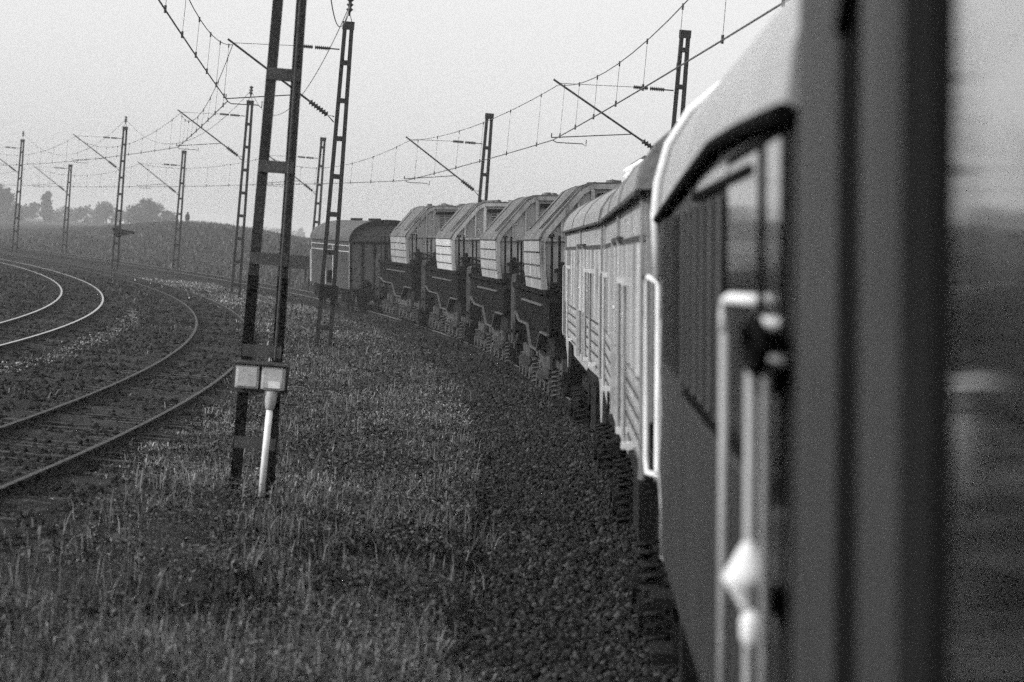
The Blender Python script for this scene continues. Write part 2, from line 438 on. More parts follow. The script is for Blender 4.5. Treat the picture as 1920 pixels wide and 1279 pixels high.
# weedy growth round the side tracks
X, Y = scatter_between(26000, 22, 150, 1.0, lambda Y: left_edge(Y) - 13.5, lambda Y: left_edge(Y) + 0.4)
n1 = vnoise(X, Y, 0.35, 7.7); keep = nr.rand(len(X)) < (0.25 + 1.6 * n1)
ra = np.hypot(X - CA[0], Y - CA[1]) - CA[2]; rb = np.hypot(X - CB[0], Y - CB[1]) - CB[2]
keep &= (np.abs(np.abs(ra) - 0.75) > 0.13) & (np.abs(np.abs(rb) - 0.75) > 0.13)
inside = (np.abs(ra) < 1.3) | (np.abs(rb) < 1.3); keep &= ~(inside & (nr.rand(len(X)) < 0.75))
X, Y = X[keep], Y[keep]; H = np.where(inside[keep], 0.07, 0.13) * (0.5 + nr.rand(len(X)))
blades('weeds', X, Y, H, 0.014 + 0.0003 * Y, 0.9, island_mat('weed_blades', 0.03, 0.17), z=np.maximum(ground_h(X, Y), -0.17))
# the bank beyond the main line
X, Y = scatter_between(60000, 125, 420, 1.0, lambda Y: np_main_x(Y) + 3.4, lambda Y: np_main_x(Y) + 60)
keep = (X / Y > -0.19) & (X / Y < 0.0); X, Y = X[keep], Y[keep]
n1 = vnoise(X, Y, 0.09, 2.2)
H = (0.28 + 0.4 * nr.rand(len(X)) * (0.6 + np.clip(n1, -0.3, 1)))
blades('bank_grass', X, Y, H, 0.05 + 0.05 * nr.rand(len(X)), 0.9, island_mat('bank_grass_blades', 0.05, 0.17))

def stones(name, X, Y, Z, S, m):
    ico = np.array([(0, 0, 1), (.9, 0, .3), (.28, .85, .3), (-.72, .53, .3), (-.72, -.53, .3), (.28, -.85, .3), (0, 0, -.9)])
    fi = np.array([(0, 1, 2), (0, 2, 3), (0, 3, 4), (0, 4, 5), (0, 5, 1), (6, 2, 1), (6, 3, 2), (6, 4, 3), (6, 5, 4), (6, 1, 5)])
    n = len(X); P = ico[None] * (0.65 + 0.7 * nr.rand(n, 7, 1)) * S[:, None, None] * (0.6 + 0.8 * nr.rand(n, 1, 3))
    a = nr.rand(n) * 6.28; c, s = np.cos(a)[:, None], np.sin(a)[:, None]
    P = np.stack([P[..., 0] * c - P[..., 1] * s, P[..., 0] * s + P[..., 1] * c, P[..., 2]], -1)
    P += np.stack([X, Y, Z], 1)[:, None]
    F = (fi[None] + (np.arange(n) * 7)[:, None, None]).reshape(-1, 3)
    return tag(np_mesh(name, P.reshape(-1, 3), F, m), kind='stuff')
X, Y = scatter_between(85000, 14, 150, 1.0, lambda Y: np_main_x(Y) - 3.3, lambda Y: np_main_x(Y) + 0.2)
off = X - np_main_x(Y)
Z = np.interp(off, [-3.3, -2.7, -1.6, -0.9, 0.2], [-0.28, -0.20, -0.20, -0.17, -0.12])
keep = (np.abs(off + 0.75) > 0.1) & ~((off < -2.7) & (nr.rand(len(X)) < 0.6)); X, Y, Z = X[keep], Y[keep], Z[keep]
stones('ballast_stones', X, Y, Z + 0.004, (0.012 + 0.022 * nr.rand(len(X))) * (1 + Y / 90), island_mat('ballast_stone', 0.005, 0.075, 0.9))
X, Y = scatter_between(30000, 24, 150, 0.95, lambda Y: left_edge(Y) - 12.5, lambda Y: left_edge(Y) + 1.0)
ra = np.hypot(X - CA[0], Y - CA[1]) - CA[2]; rb = np.hypot(X - CB[0], Y - CB[1]) - CB[2]
keep = (np.abs(np.abs(ra) - 0.75) > 0.1) & (np.abs(np.abs(rb) - 0.75) > 0.1); X, Y = X[keep], Y[keep]; ra, rb = ra[keep], rb[keep]
Z = np.where((np.abs(ra) < 1.4) | (np.abs(rb) < 1.4), -0.15, ground_h(X, Y))
stones('dirt_clods', X, Y, Z, (0.015 + 0.03 * nr.rand(len(X)) ** 2) * (1 + Y / 90), island_mat('dirt_clod', 0.006, 0.05, 0.95))
# pale gravel heaps beside the side tracks
PX, PY = [], []
def patch(x0, y0, x1, y1, w, n):
    t = nr.rand(n); PX.extend(x0 + (x1 - x0) * t + nr.randn(n) * w); PY.extend(y0 + (y1 - y0) * t + nr.randn(n) * w * 2.5)
for x0, y0, x1, y1, w_, n in ((-3.95, 33.5, -3.35, 33.8, .10, 260), (-4.3, 41, -3.6, 42, .10, 260), (-3.9, 48, -3.1, 50, .12, 260), (-4.1, 58, -3.6, 64, .16, 500), (-4.1, 70, -3.5, 74, .14, 180)):
    patch(x0, y0, x1, y1, w_, n)
for t in np.linspace(0, 1, 1500):
    a = 0.02 + 0.115 * t; p = arc_pt(CB, a, 1.9 + 0.16 * nr.randn(), 0); PX.append(p.x); PY.append(p.y)
PX, PY = np.array(PX), np.array(PY)
stones('pale_gravel', PX, PY, ground_h(PX, PY) + 0.03, 0.012 + 0.02 * nr.rand(len(PX)), island_mat('pale_gravel_stone', 0.06, 0.42))

# ------------------------------------------------------------------ overhead line masts
def insulator(mb, p0, p1, r=0.045, n=7):
    p0, p1 = Vector(p0), Vector(p1); L = (p1 - p0).length; prof = [(0, r * .35)]
    for i in range(n):
        a = L * (i + .15) / n; b = L * (i + .55) / n; c = L * (i + .9) / n
        prof += [(a, r * .45), (b, r), (c, r * .45)]
    prof.append((L, r * .35)); mb.lathe(p0, prof, p1 - p0, 10)

def mast(label, x, y, rot, H, zc, reach=3.0, wb=0.46, wt=0.28, top=True, base=-0.3, group='lattice masts of the overhead line', pitch=1.0, m='mastfar', arm_only=False, first=0.55):
    t = thing('catenary_mast', label, 'mast', group, Matrix.Translation((x, y, 0)) @ Matrix.Rotation(rot, 4, 'Z'))
    hw = lambda z: (wb + (wt - wb) * max(z, 0) / H) / 2
    for s in (-1, 1):
        mb = MB(); lw = 0.105
        for (a, b, c, d) in ((0, lw, -0.012, 0.012),):
            pass
        x0, x1 = s * (hw(base) - lw / 2), s * (hw(H) - lw / 2)
        mb.obox((x0, 0, base), (x1, 0, H), lw, 0.02, up=(0, 1, 0))
        for q in (-1, 1):       # channel flanges
            mb.obox((x0 + q * (lw / 2 - .006), .05, base), (x1 + q * (lw / 2 - .006), .05, H), 0.012, 0.1, up=(0, 1, 0))
        lg = mb.build('leg', m, t)
        if m == 'mast':         # tarred foot
            f = 2.3 / H; xt = x0 + (x1 - x0) * (2.6 / (H - base))
            MB().obox((x0, .045, base), (xt, .045, 2.3), lw + .006, 0.125, up=(0, 1, 0)).build('tarred_foot', 'rubber', lg)
    z = first
    while z < H - 0.3:
        w_ = hw(z) - 0.012
        MB().box(-w_, w_, -0.026, -0.0105, z, z + 0.13).box(-w_, w_, 0.1005, 0.112, z, z + 0.13).build('batten', 'plate' if m == 'mast' else m, t)
        z += pitch
    MB().box(-hw(H) - .015, hw(H) + .015, -0.03, 0.12, H - 0.16, H + 0.05).build('cap', m, t)
    # cantilever arm
    zb, zm, zr, zs = zc - 0.2, zc + 1.48, zc + 0.06, zc + 1.6
    xb = -hw(zb) - 0.02
    arm = thing('cantilever', None, None); arm.parent = t
    k = 3.0 / 3.0
    tip = Vector((-reach - 0.12, 0, zm + 0.14)); bot = Vector((xb - 0.18, 0, zb + 0.06)); d = (tip - bot)
    MB().path([bot + d * 0.17, tip], 0.028, 8).build('arm_tube', 'tube', arm)
    mb = MB(); mb.path([(xb, 0, zb - 0.12), bot, (xb, 0, zb + 0.03)], 0.018, 6); mb.build('arm_bracket', 'tube', arm)
    mb = MB(); insulator(mb, bot, bot + d * 0.18, 0.09); mb.build('insulator', 'insul', arm, smooth=True)
    mb = MB(); a, b = Vector((xb - 0.25, 0, zs)), Vector((xb - 1.1, 0, zs))
    insulator(mb, a, a + (b - a) * .47, 0.065, 8); insulator(mb, a + (b - a) * .53, b, 0.065, 8); mb.build('insulator', 'insul', arm, smooth=True)
    MB().path([(xb, 0, zs), a], 0.02, 6).path([b, (-reach + 0.05, 0, zm + 0.05)], 0.008, 5).build('stay_wire', 'tube', arm)
    ja = bot + d * 0.27
    mb = MB(); mb.path([ja, (-reach - 0.05, 0, zr)], 0.016, 6).path([(-reach - 0.05, 0, zr), (-reach - 0.05, 0, zr + .12)], 0.016, 5)
    mb.build('registration_arm', 'tube', arm)
    mb = MB(); sx = -reach + 0.9
    mb.path([(sx, 0, zr + 0.01), (sx, 0, zr - 0.16), (sx - .1, 0, zr - .1), (sx - 0.8, 0, zr - 0.12), (-reach, 0, zc - 0.01)], 0.013, 6)
    mb.build('steady_arm', 'tube', arm)
    if top:
        mb = MB(); mb.path([(-0.1, .04, H), (0, .04, H + .28), (0.1, .04, H)], 0.015, 5).path([(0, .04, H + .2), (0, .04, H + .32)], .03, 6)
        mb.build('insulator_stand', m, t)
        mb = MB(); insulator(mb, (0, .04, H + .3), (0, .04, H + .68), 0.10, 3); mb.build('insulator', 'insul', t, smooth=True)
    rz = Matrix.Rotation(rot, 4, 'Z')
    W = lambda X_, Z_: Matrix.Translation((x, y, 0)) @ rz @ Vector((X_, 0, Z_))
    return t, W(-reach, zc), W(-reach + 0.02, zm), W(0, H + .5)

def rotm(Y): return math.asin(min(max((Y - 29) / 473, -0.9), 0.9))
L = {}
L[0] = mast('overhead line mast behind the camera', -5.0, -14, rotm(-14), 8.4, 6.15, 2.5)
L[1] = mast('nearest large lattice mast, with two grey boxes and a white pipe at its foot', -2.69, 30.8, rotm(30.8), 8.45, 6.15, 2.15, wb=0.48, wt=0.29, m='mast', first=0.42)
L[2] = mast('lattice mast in the grass before the far van, dark box low on it', -4.95, 75, rotm(75), 8.45, 6.15, first=0.35)
L[3] = mast('lattice mast just left of the near mast, dark finned insulator on top', -12.18, 124, rotm(124), 8.45, 6.2, first=0.4)
L[4] = mast('distant lattice mast with a black slanted platform halfway up', -24.3, 172, rotm(172), 8.5, 6.2, first=0.4)
L[5] = mast('leftmost lattice mast, far off by the bend', -38.2, 216, rotm(216), 8.4, 6.15, first=0.4)
Pm = {}
Pm[0] = mast('right-hand overhead line mast beside the camera coach', 6.3, 30, rotm(30), 8.6, 5.9, 3.3, top=False)
Pm[1] = mast('plain mast rising behind the roofs of the silver wagons, close to the dark coach', 4.0, 77, rotm(77), 9.1, 5.9, 3.35, top=False)
Pm[2] = mast('plain mast rising behind the four slope-roofed wagons', -1.5, 106, rotm(106), 7.85, 5.15, 2.95, top=False)
Pm[3] = mast('plain mast right behind the round-roofed van', -10.9, 152, rotm(152), 8.1, 5.4, 2.9, top=False)
Pm[4] = mast('plain mast at the foot of the bank, next to the walker', -22.2, 185, rotm(185), 7.7, 5.15, 2.9, top=False)
Pm[5] = mast('plain mast second from the left, beside a thin post', -36.2, 227, rotm(205), 7.0, 5.1, 2.9, top=False)

# extras on the near mast
t1 = L[1][0]
bw_ = 0.27
for s in (-1, 1):
    cxn = 0.015 + s * 0.138
    b = MB().box(cxn - 0.125, cxn + 0.125, -0.20, -0.04, 1.08, 1.33).build('junction_box', 'box', t1, bevel=0.012)
    MB().box(cxn - 0.105, cxn + 0.105, -0.212, -0.2005, 1.10, 1.31).build('lid', 'box', b, bevel=0.006)
    if s == 1: MB().box(cxn - 0.04, cxn + 0.085, -0.218, -0.2125, 1.105, 1.175).build('notice_plate', 'whitep', b)
MB().box(-0.30, 0.31, -0.038, -0.012 - 0.016, 1.03, 1.38).build('back_plate', 'plate', t1)
MB().box(-0.30, 0.31, -0.23, -0.028, 1.345, 1.365).build('rain_cover', 'plate', t1)
MB().lathe((0.14, -0.12, 0.86), [(0, 0.035), (0.02, 0.05), (0.2, 0.075), (0.22, 0.06)], (0, 0, 1), 12).build('cable_head', 'box', t1, smooth=True)
MB().path([(0.14, -0.12, 0.86), (0.13, -0.14, 0.4), (0.125, -0.15, -0.08)], 0.036, 12).build('cable_pipe', 'whitep', t1, smooth=True)
MB().path([(0.15, -0.06, 1.4), (0.10, -0.06, 8.3)], 0.016, 6).build('conduit', 'plate', t1)
# dark box and lever low on the second mast
t2 = L[2][0]
MB().box(-0.24, 0.26, -0.14, -0.03, 1.2, 1.55).box(-0.05, 0.08, -0.14, -0.06, 1.62, 1.95).build('switch_box', 'black', t2, bevel=0.01)
t4 = L[4][0]
MB().obox((-0.35, -0.1, 2.35), (1.0, -0.1, 2.2), 0.5, 0.14).prism([(-.3, 2.3), (.75, 2.12), (-.05, 1.85)], -.3, .1).build('platform', 'black', t4)
MB().path([(0, 0, -0.2), (0, 0, 1.5)], 0.05, 8).path([(0, 0, 1.42), (-.25, 0, 1.5)], 0.04, 6).build('marker_post', 'plate')
o = bpy.data.objects['marker_post']; o.location = (-31.7, 206, 0); tag(o, 'thin short post at the trackside next to the second mast from the left', 'post')

# wires -----------------------------------------------------------
def sag(p0, p1, s, n=14):
    return [p0.lerp(p1, i / n) - Vector((0, 0, 4 * s * (i / n) * (1 - i / n))) for i in range(n + 1)]
def line(name, label, seq, rc, rm, sg, droppers):
    t = thing(name, label, 'overhead wire', 'overhead wires')
    cw, mw = MB(), MB()
    for a, b in zip(seq[:-1], seq[1:]):
        dist = (b[1] - a[1]).length; s = sg * (dist / 45) ** 2
        cp = sag(a[1], b[1], 0.04); mp = sag(a[2], b[2], s)
        cw.path(cp, rc, 5); mw.path(mp, rm, 5)
        n = max(6, int(dist / 5.2))
        for i in range(n):
            f = (i + .5) / n
            pc = a[1].lerp(b[1], f) - Vector((0, 0, 4 * .04 * f * (1 - f))); pm = a[2].lerp(b[2], f) - Vector((0, 0, 4 * s * f * (1 - f)))
            if pm.z - pc.z > 0.15 and droppers:
                mb = MB().path([pc, pm], 0.0045, 4); mb.path([pc - Vector((0, 0, .05)), pc + Vector((0, 0, .07))], 0.022, 5); mb.path([pm - Vector((0, 0, .07)), pm + Vector((0, 0, .03))], 0.018, 5)
                mb.build('dropper', 'wire', t)
    cw.build('contact_wire', 'wire', t); mw.build('messenger_wire', 'wire', t)
ext = lambda p, dx, dy: (None, p[1] + Vector((dx, dy, 0)), p[2] + Vector((dx, dy, 0)), None)
line('overhead_line', 'overhead wire above the rusty side track, sagging between the left-hand masts', [L[0], L[1], L[2], L[3], L[4], L[5], ext(L[5], -18, 42)], 0.015, 0.010, 0.85, True)
line('overhead_line', 'overhead wire above the train, running from top right down to the bend', [(None, Vector((0.5, -12, 5.9)), Vector((0.5, -12, 7.5))), (None, Vector((2.95, 30, 5.9)), Vector((2.95, 30, 7.6))), Pm[1], Pm[2], Pm[3], Pm[4], Pm[5], ext(Pm[5], -22, 46)], 0.014, 0.010, 0.75, True)
t = thing('feeder_wire', 'thin feeder wire looping between the tops of the left-hand masts', 'overhead wire', 'overhead wires')
mb = MB()
for a, b in ((1, 2), (2, 3), (3, 4), (4, 5)): mb.path(sag(L[a][3], L[b][3], 1.9, 24), 0.011, 5)
mb.build('wire', 'wire', t)

# ------------------------------------------------------------------ the train
def place(Y0, X0, Y1, X1, hw):
    """frame whose origin is the track centre at the near end; X given for the left side at z 2.75; y runs away along the train"""
    f = lambda Y, X: Vector((X + hw * math.cos(CANT) + 2.75 * math.sin(CANT), Y, 0.056))
    a, b = f(Y0, X0), f(Y1, X1); d = (b - a).normalized(); rz = math.atan2(-d.x, d.y)
    return Matrix.Translation(a) @ Matrix.Rotation(rz, 4, 'Z') @ Matrix.Rotation(-CANT, 4, 'Y'), (b - a).length

def arch(hw, ze, zc, n=12, p=2.2):       # roof outline from left eave over to right eave
    out = []
    for i in range(n + 1):
        t = math.pi * (1 - i / n); c, s = math.cos(t), math.sin(t)
        out.append((hw * math.copysign(abs(c) ** (2 / p), c), ze + (zc - ze) * abs(s) ** (2 / p)))
    return out

def wheel(parent, x, y, r=0.46, m='black'):
    MB().lathe((x - 0.065 * (1 if x > 0 else -1), y, r), [(0, r * .97), (0.10, r * .96), (0.101, r * 1.05), (0.13, r * 1.05)] if False else [(-.06, r), (.05, r), (.052, r * .82), (.02, r * .8), (.02, .16), (.09, .14), (.1, .05)], (1 if x > 0 else -1, 0, 0), 24).build('wheel', m, parent)

def spring(mb, x, y, z0, z1, r=0.09, coils=6):
    pts = []
    for i in range(coils * 10 + 1):
        a = 2 * math.pi * i / 10; pts.append((x + r * math.cos(a), y + r * math.sin(a), z0 + (z1 - z0) * i / (coils * 10)))
    mb.path(pts, 0.02, 5)

def bogie(parent, y0, y1, nax=3, z=0.95, m='bogie', half=1.22):
    b = thing('bogie', None, None); b.parent = parent
    for s in (-1, 1):
        n = nax; prof = [(y0, z), (y1, z), (y1, z - .22), (y1 - .25, z - .42)]
        for i in range(n - 1, -1, -1):
            c = y0 + (y1 - y0) * (i + .5) / n; prof += [(c + .32, z - .42), (c + .24, z - .62), (c - .24, z - .62), (c - .32, z - .42)]
        prof += [(y0 + .25, z - .42), (y0, z - .22)]
        MB().prism(prof, s * half - .05, s * half + .05, 'x').build('side_frame', m, b)
        for i in range(n):
            mb = MB()
            c = y0 + (y1 - y0) * (i + .5) / n
            for q in (-.3, .3): spring(mb, s * (half + .12), c + q, .28, .78)
            mb.box(s * (half + .12) - .1, s * (half + .12) + .1, c - .14, c + .14, .3, .62)
            mb.path([(s * (half + .02), c, .46), (s * (half + .26), c, .46)], .13, 12)
            mb.build('axle_box', m, b)
    for i in range(n):
        c = y0 + (y1 - y0) * (i + .5) / n
        for s in (-1, 1): wheel(b, s * 0.78, c)
        MB().path([(-.75, c, .46), (.75, c, .46)], .08, 8).build('axle', 'black', b)
    return b

def buffers(parent, y, sgn):
    for s in (-1, 1):
        MB().lathe((s * .88, y, 1.05), [(0, .12), (.35, .11), (.36, .07), (.55, .07), (.56, .22), (.6, .22), (.61, .18)], (0, sgn, 0), 16).build('buffer', 'black', parent)

# --- four slope-roofed machine wagons
def machine_wagon(label, Y0, bodym):
    lr = lambda Y: main_x(Y) - 0.75
    Mx, Ln = place(Y0, lr(Y0) - 0.95, Y0 + 13, lr(Y0 + 13) - 0.95, 1.5)
    t = thing('machine_wagon', label, 'railway wagon', 'slope-roofed machine wagons in the train', Mx)
    # deep side frame
    prof = [(0, 2.17), (0, 1.42), (1.9, 1.42), (2.9, 1.05), (4.8, 1.05), (5.9, 1.45), (8.6, 1.45), (10.0, 1.6), (10.0, 2.17)]
    for s in (-1, 1):
        MB().prism(prof, s * 1.5 - .04 * (s > 0), s * 1.5 + .04 * (s < 0), 'x').build('frame_girder', 'frame', t)
        e = MB()
        xs_ = s * 1.52
        for p, q in zip(prof[1:8], prof[2:9]):
            e.obox((xs_, p[0], p[1]), (xs_, q[0], q[1]), .05, .035)
        e.obox((xs_, 1.5, 1.92), (xs_, 7.5, 1.92), .05, .04)
        e.build('frame_edge', 'edge', t)
    MB().box(-1.46, 1.46, 0.0, 10.0, 1.5, 2.1).build('floor', 'frame', t)
    MB().box(-1.58, 1.58, -0.12, 10.1, 2.13, 2.22).build('deck', 'frame', t)
    MB().box(-1.38, 1.38, .25, 2.4, .98, 1.5).build('equipment_box', 'black', t)
    MB().box(-1.38, 1.38, 5.8, 8.2, 1.0, 1.5).build('equipment_box', 'black', t)
    # body: ribbed lower side, sloped roof, gabled end
    yb0, yb1 = .85, 5.4
    low = [(-1.545, 2.22), (-1.58, 2.5), (-1.6, 3.1), (-1.52, 3.26)]
    outl = low + [(-0.86, 4.01), (-0.66, 4.11), (0.66, 4.11), (0.86, 4.01)] + [(-x, z) for x, z in low[::-1]]
    MB().prism(outl, yb0 + .02, yb1).build('end_wall', 'bodyd', t)
    sm = MB()
    def skin(seg, mb, y0, y1, th=0.03):
        n = len(seg); vs = []
        for y in (y0, y1):
            for x, z in seg: vs.append((x, y, z))
            for x, z in seg: vs.append((x * (1 + th / 1.5) if abs(x) > .3 else x, y, z + (th if z > 3.3 else 0)))
        fs = []
        for i in range(n - 1):
            a, b = n + i, n + i + 1; fs.append((a, b, b + 2 * n, a + 2 * n)); fs.append((i, i + 1, b, a)); fs.append((2 * n + i, 2 * n + i + 1, b + 2 * n, a + 2 * n))
        fs.append((0, n, 3 * n, 2 * n)); fs.append((n - 1, 2 * n - 1, 4 * n - 1, 3 * n - 1))
        mb.add(vs, fs)
    for s in (-1, 1):
        seg = [(s * -x, z) for x, z in low[:3]]
        mb = MB(); skin(seg, mb, yb0, yb1, .03); mb.build('side_panel', bodym, t, smooth=False)
        mb = MB()
        for z in (2.42, 2.66, 2.9, 3.12):
            xx = np.interp(z, [2.22, 2.5, 3.1, 3.26], [1.545, 1.58, 1.6, 1.52]) + .035
            mb.obox((s * xx, yb0, z), (s * xx, yb1, z), .03, .022)
        mb.build('seam', 'trim', t)
    roof = [(-1.60, 3.13), (-1.52, 3.28), (-0.86, 4.03), (-0.66, 4.12), (0.66, 4.12), (0.86, 4.03), (1.52, 3.28), (1.60, 3.13)]
    mb = MB(); skin(roof, mb, yb0 - .03, yb1 + .05, .045); ro = mb.build('roof', 'canopy', t)
    mb = MB()
    for yy in (yb0 + .25, yb0 + .8, yb0 + 3.6):
        for p, q in zip(roof[1:-1], roof[2:-1]): mb.obox((p[0] * 1.035, yy, p[1] + .045), (q[0] * 1.035, yy, q[1] + .045), .03, .02)
    for s in (-1, 1):
        for zz, xx in ((3.5, 1.34), (3.75, 1.12)): mb.obox((s * xx, yb0, zz), (s * xx, yb1, zz), .02, .015)
    mb.build('roof_batten', 'trim', ro)
    for k_ in range(11):
        xx = -.45 + .9 * rnd.random(); yy = yb0 + .3 + rnd.random() * 3.4; MB().path([(xx, yy, 4.10), (xx + .05 * rnd.random(), yy, 4.19 + .07 * rnd.random()), (xx, yy, 4.22)], .07, 8, radii=[.11, .06 + .05 * rnd.random(), .02]).build('vent', 'canopy', ro)
    # machinery on the deck behind the hood
    MB().box(-1.2, 1.2, 5.3, 9.3, 2.22, 2.75).prism([(-1.0, 2.75), (-.8, 3.3), (.8, 3.3), (1.0, 2.75)], 5.6, 8.8).build('machinery_housing', 'bogie', t)
    for yy in (5.2, 6.9, 8.6, 9.9): MB().path([(-1.48, yy, 2.2), (-1.48, yy, 3.1)], .022, 6).build('rail_post', 'black', t)
    MB().path([(-1.48, 5.2, 3.1), (-1.48, 9.9, 3.1)], .022, 6).path([(-1.48, 5.2, 2.65), (-1.48, 9.9, 2.65)], .018, 6).build('hand_railing', 'black', t)
    # framing of the gabled end
    mb = MB(); ye = yb0
    for (p, q) in zip(outl[:-1], outl[1:]):
        mb.obox((p[0] * .98, ye - .02, p[1] - .02), (q[0] * .98, ye - .02, q[1] - .02), .07, .09)
    for x in (-1.22, -.92, -.62, -.3, .3, .62, .92, 1.22):
        zt = np.interp(abs(x), [.86, 1.52], [3.95, 3.24]) if abs(x) > .86 else 4.02
        mb.obox((x, ye - .02, 3.17), (x, ye - .02, zt - .03), .035, .05)
    mb.obox((-1.55, ye - .02, 3.12), (1.55, ye - .02, 3.12), .05, .05)
    for x in (-1.0, .5, 1.1): mb.obox((x, ye - .02, 2.22), (x, ye - .02, 3.1), .03, .04)
    mb.build('end_rib', bodym, t)
    MB().box(-.45, .25, ye - .035, ye - .005, 3.45, 3.82).build('louvre', 'trim', t)
    mb = MB()
    for z in np.arange(3.48, 3.82, .07): mb.obox((-.45, ye - .05, z), (.25, ye - .05, z), .03, .02)
    mb.build('louvre_slat', 'bodyd', t)
    MB().box(-.58, .4, ye - .09, ye - .025, 3.88, 3.97).build('vent_slot', 'rubber', t)
    MB().obox((-.66, ye - .03, 2.22), (-.66, ye - .03, 4.03), .06, .07).build('end_post', bodym, t)
    # apparatus on the near platform: railing, cylinders, brackets
    mb = MB()
    for x in (-1.42, -1.28): mb.path([(x, .55, 2.2), (x, .55, 3.2)], .025, 6)
    mb.path([(-1.42, .1, 3.2), (-1.42, .9, 3.2), (-.2, .9, 3.2)], .025, 6); mb.path([(-.2, .9, 2.2), (-.2, .9, 3.2)], .025, 6)
    mb.build('hand_railing', 'black', t)
    mb = MB()
    for x in (-1.2, -.55): mb.lathe((x, .7, 2.22), [(0, .16), (.12, .16), (.13, .1), (.3, .11), (.31, .17), (.38, .17), (.39, .06), (.5, .05)], (0, 0, 1), 12)
    mb.box(-1.3, 1.2, .35, .85, 2.22, 2.42); mb.obox((-1.0, .6, 2.55), (-.4, .6, 2.35), .06, .06)
    mb.box(-1.5, -1.3, -.1, .5, 2.0, 2.36)
    mb.build('control_gear', 'black', t)
    MB().path([(-1.53, 9.9, 1.35), (-1.6, 9.2, 1.02), (-1.6, 8.0, 1.0), (-1.53, 7.3, 1.35)], .03, 6).build('hose', 'black', t)
    # end platform with ladder and upright pipes at the far end
    for yy in (10.2, 10.7, 11.2): MB().path([(-1.35, yy, 2.4), (-1.5, yy, 2.36), (-1.52, yy, 2.2), (-1.52, yy, .8)], .03, 6).build('upright_pipe', 'bogie', t)
    mb = MB(); mb.box(-1.5, 1.5, 10.0, 11.6, 1.35, 1.45)
    for z in (.55, .85, 1.15): mb.box(-1.6, -1.2, 10.3, 11.3, z, z + .04)
    mb.box(-1.56, -1.5, 10.2, 10.26, .5, 1.4).box(-1.56, -1.5, 11.3, 11.36, .5, 1.4)
    mb.build('step', 'frame', t)
    MB().box(-.5, .5, 10, 11.4, .95, 1.35).build('drawgear', 'black', t)
    MB().prism([(2.2, 1.0), (4.9, 1.0), (5.1, .45), (2.5, .4)], -1.33, -1.28, 'x').build('side_plate', 'bogie', t)
    for yy, zz, rr in ((.9, .72, .16), (1.7, .66, .2), (6.6, .7, .2), (7.7, .72, .17)): MB().path([(-1.4, yy, zz + .3), (-1.4, yy, zz - .12)], rr * .5, 10).path([(-1.52, yy - .3, zz), (-1.4, yy + .3, zz)], rr * .5, 8).build('brake_cylinder', 'bogie', t)
    bogie(t, 0.1, 4.6, 4, .98, half=1.2); bogie(t, 5.6, 9.9, 4, .98, half=1.2)
    buffers(t, 0, -1)
    return t
machine_wagon('nearest of the slope-roofed machine wagons, partly behind the silver wagon', 50.8, 'body')
machine_wagon('slope-roofed machine wagon, second from the silver wagons', 65.4, 'body')
machine_wagon('slope-roofed machine wagon with the whitest ribbed side, third from the silver wagons', 80.2, 'bodyw')
machine_wagon('farthest slope-roofed machine wagon, in front of the round-roofed van', 95.2, 'body')

# --- round-roofed van at the far end of the train
lr = lambda Y: main_x(Y) - 0.75
Mx, Ln = place(114.5, lr(114.5) - 1.03, 127.0, lr(127) - 1.03, 1.45)
t = thing('goods_van', 'dark round-roofed goods van, last vehicle at the far end of the train', 'railway wagon', None, Mx)
MB().box(-1.45, 1.45, 0.0, Ln, .85, 2.82).build('wall', 'van', t)
ro = MB(); a_ = arch(1.52, 2.80, 3.62, 16); ro.prism(a_, -0.15, Ln + .15); ro = ro.build('roof', 'vanroof', t)
MB().prism(arch(1.54, 2.78, 3.68, 16) + arch(1.44, 2.7, 3.5, 16)[::-1], -0.30, -0.14).build('end_hoop', 'black', ro)
for yy in (2.5, 4, 8, 9.5): MB().path([(0, yy, 3.6), (0, yy, 3.72)], .16, 10).build('roof_vent', 'black', ro)
mb = MB()
for x in (-1.44, -.95, -.45, 0, .45, .95, 1.44): mb.box(x - .05, x + .05, -.08, -.002, .85, 2.8)
mb.box(-1.5, 1.5, -.1, -.002, 2.72, 2.84).build('end_rib', 'black', t)
MB().box(-1.40, 1.40, -.015, -.001, .9, 2.7).build('end_wall', 'vand', t)
for yy in (1.2, 1.7, 2.2, 2.7, 5.2, 5.8, 6.4, 9.3, 9.8, 10.3, 10.8): MB().box(-1.47, -1.45, yy, yy + .28, 1.95, 2.32).build('side_window', 'trim', t)
mb = MB(); mb.box(-1.475, -1.452, .2, Ln - .2, 2.36, 2.39).box(-1.475, -1.452, .2, Ln - .2, 2.6, 2.63)
for yy in (.1, 4.2, 7.6, Ln - .15): mb.box(-1.48, -1.452, yy, yy + .08, .9, 2.75)
mb.path([(-1.5, 5.0, 1.2), (-1.5, 5.0, 2.6)], .03, 6); mb.path([(-1.5, Ln - .05, .9), (-1.5, Ln - .05, 2.3)], .03, 6)
mb.build('trim_strip', 'box', t)
MB().box(-1.3, 1.3, .1, Ln - .1, .62, .85).build('underframe', 'black', t)
bogie(t, .6, 3.2, 2, .62, 'black'); bogie(t, Ln - 3.2, Ln - .6, 2, .62, 'black'); buffers(t, 0, -1)
MB().box(1.0, 1.2, -.25, -.1, 1.95, 2.1).build('end_lamp', 'whitep', t)

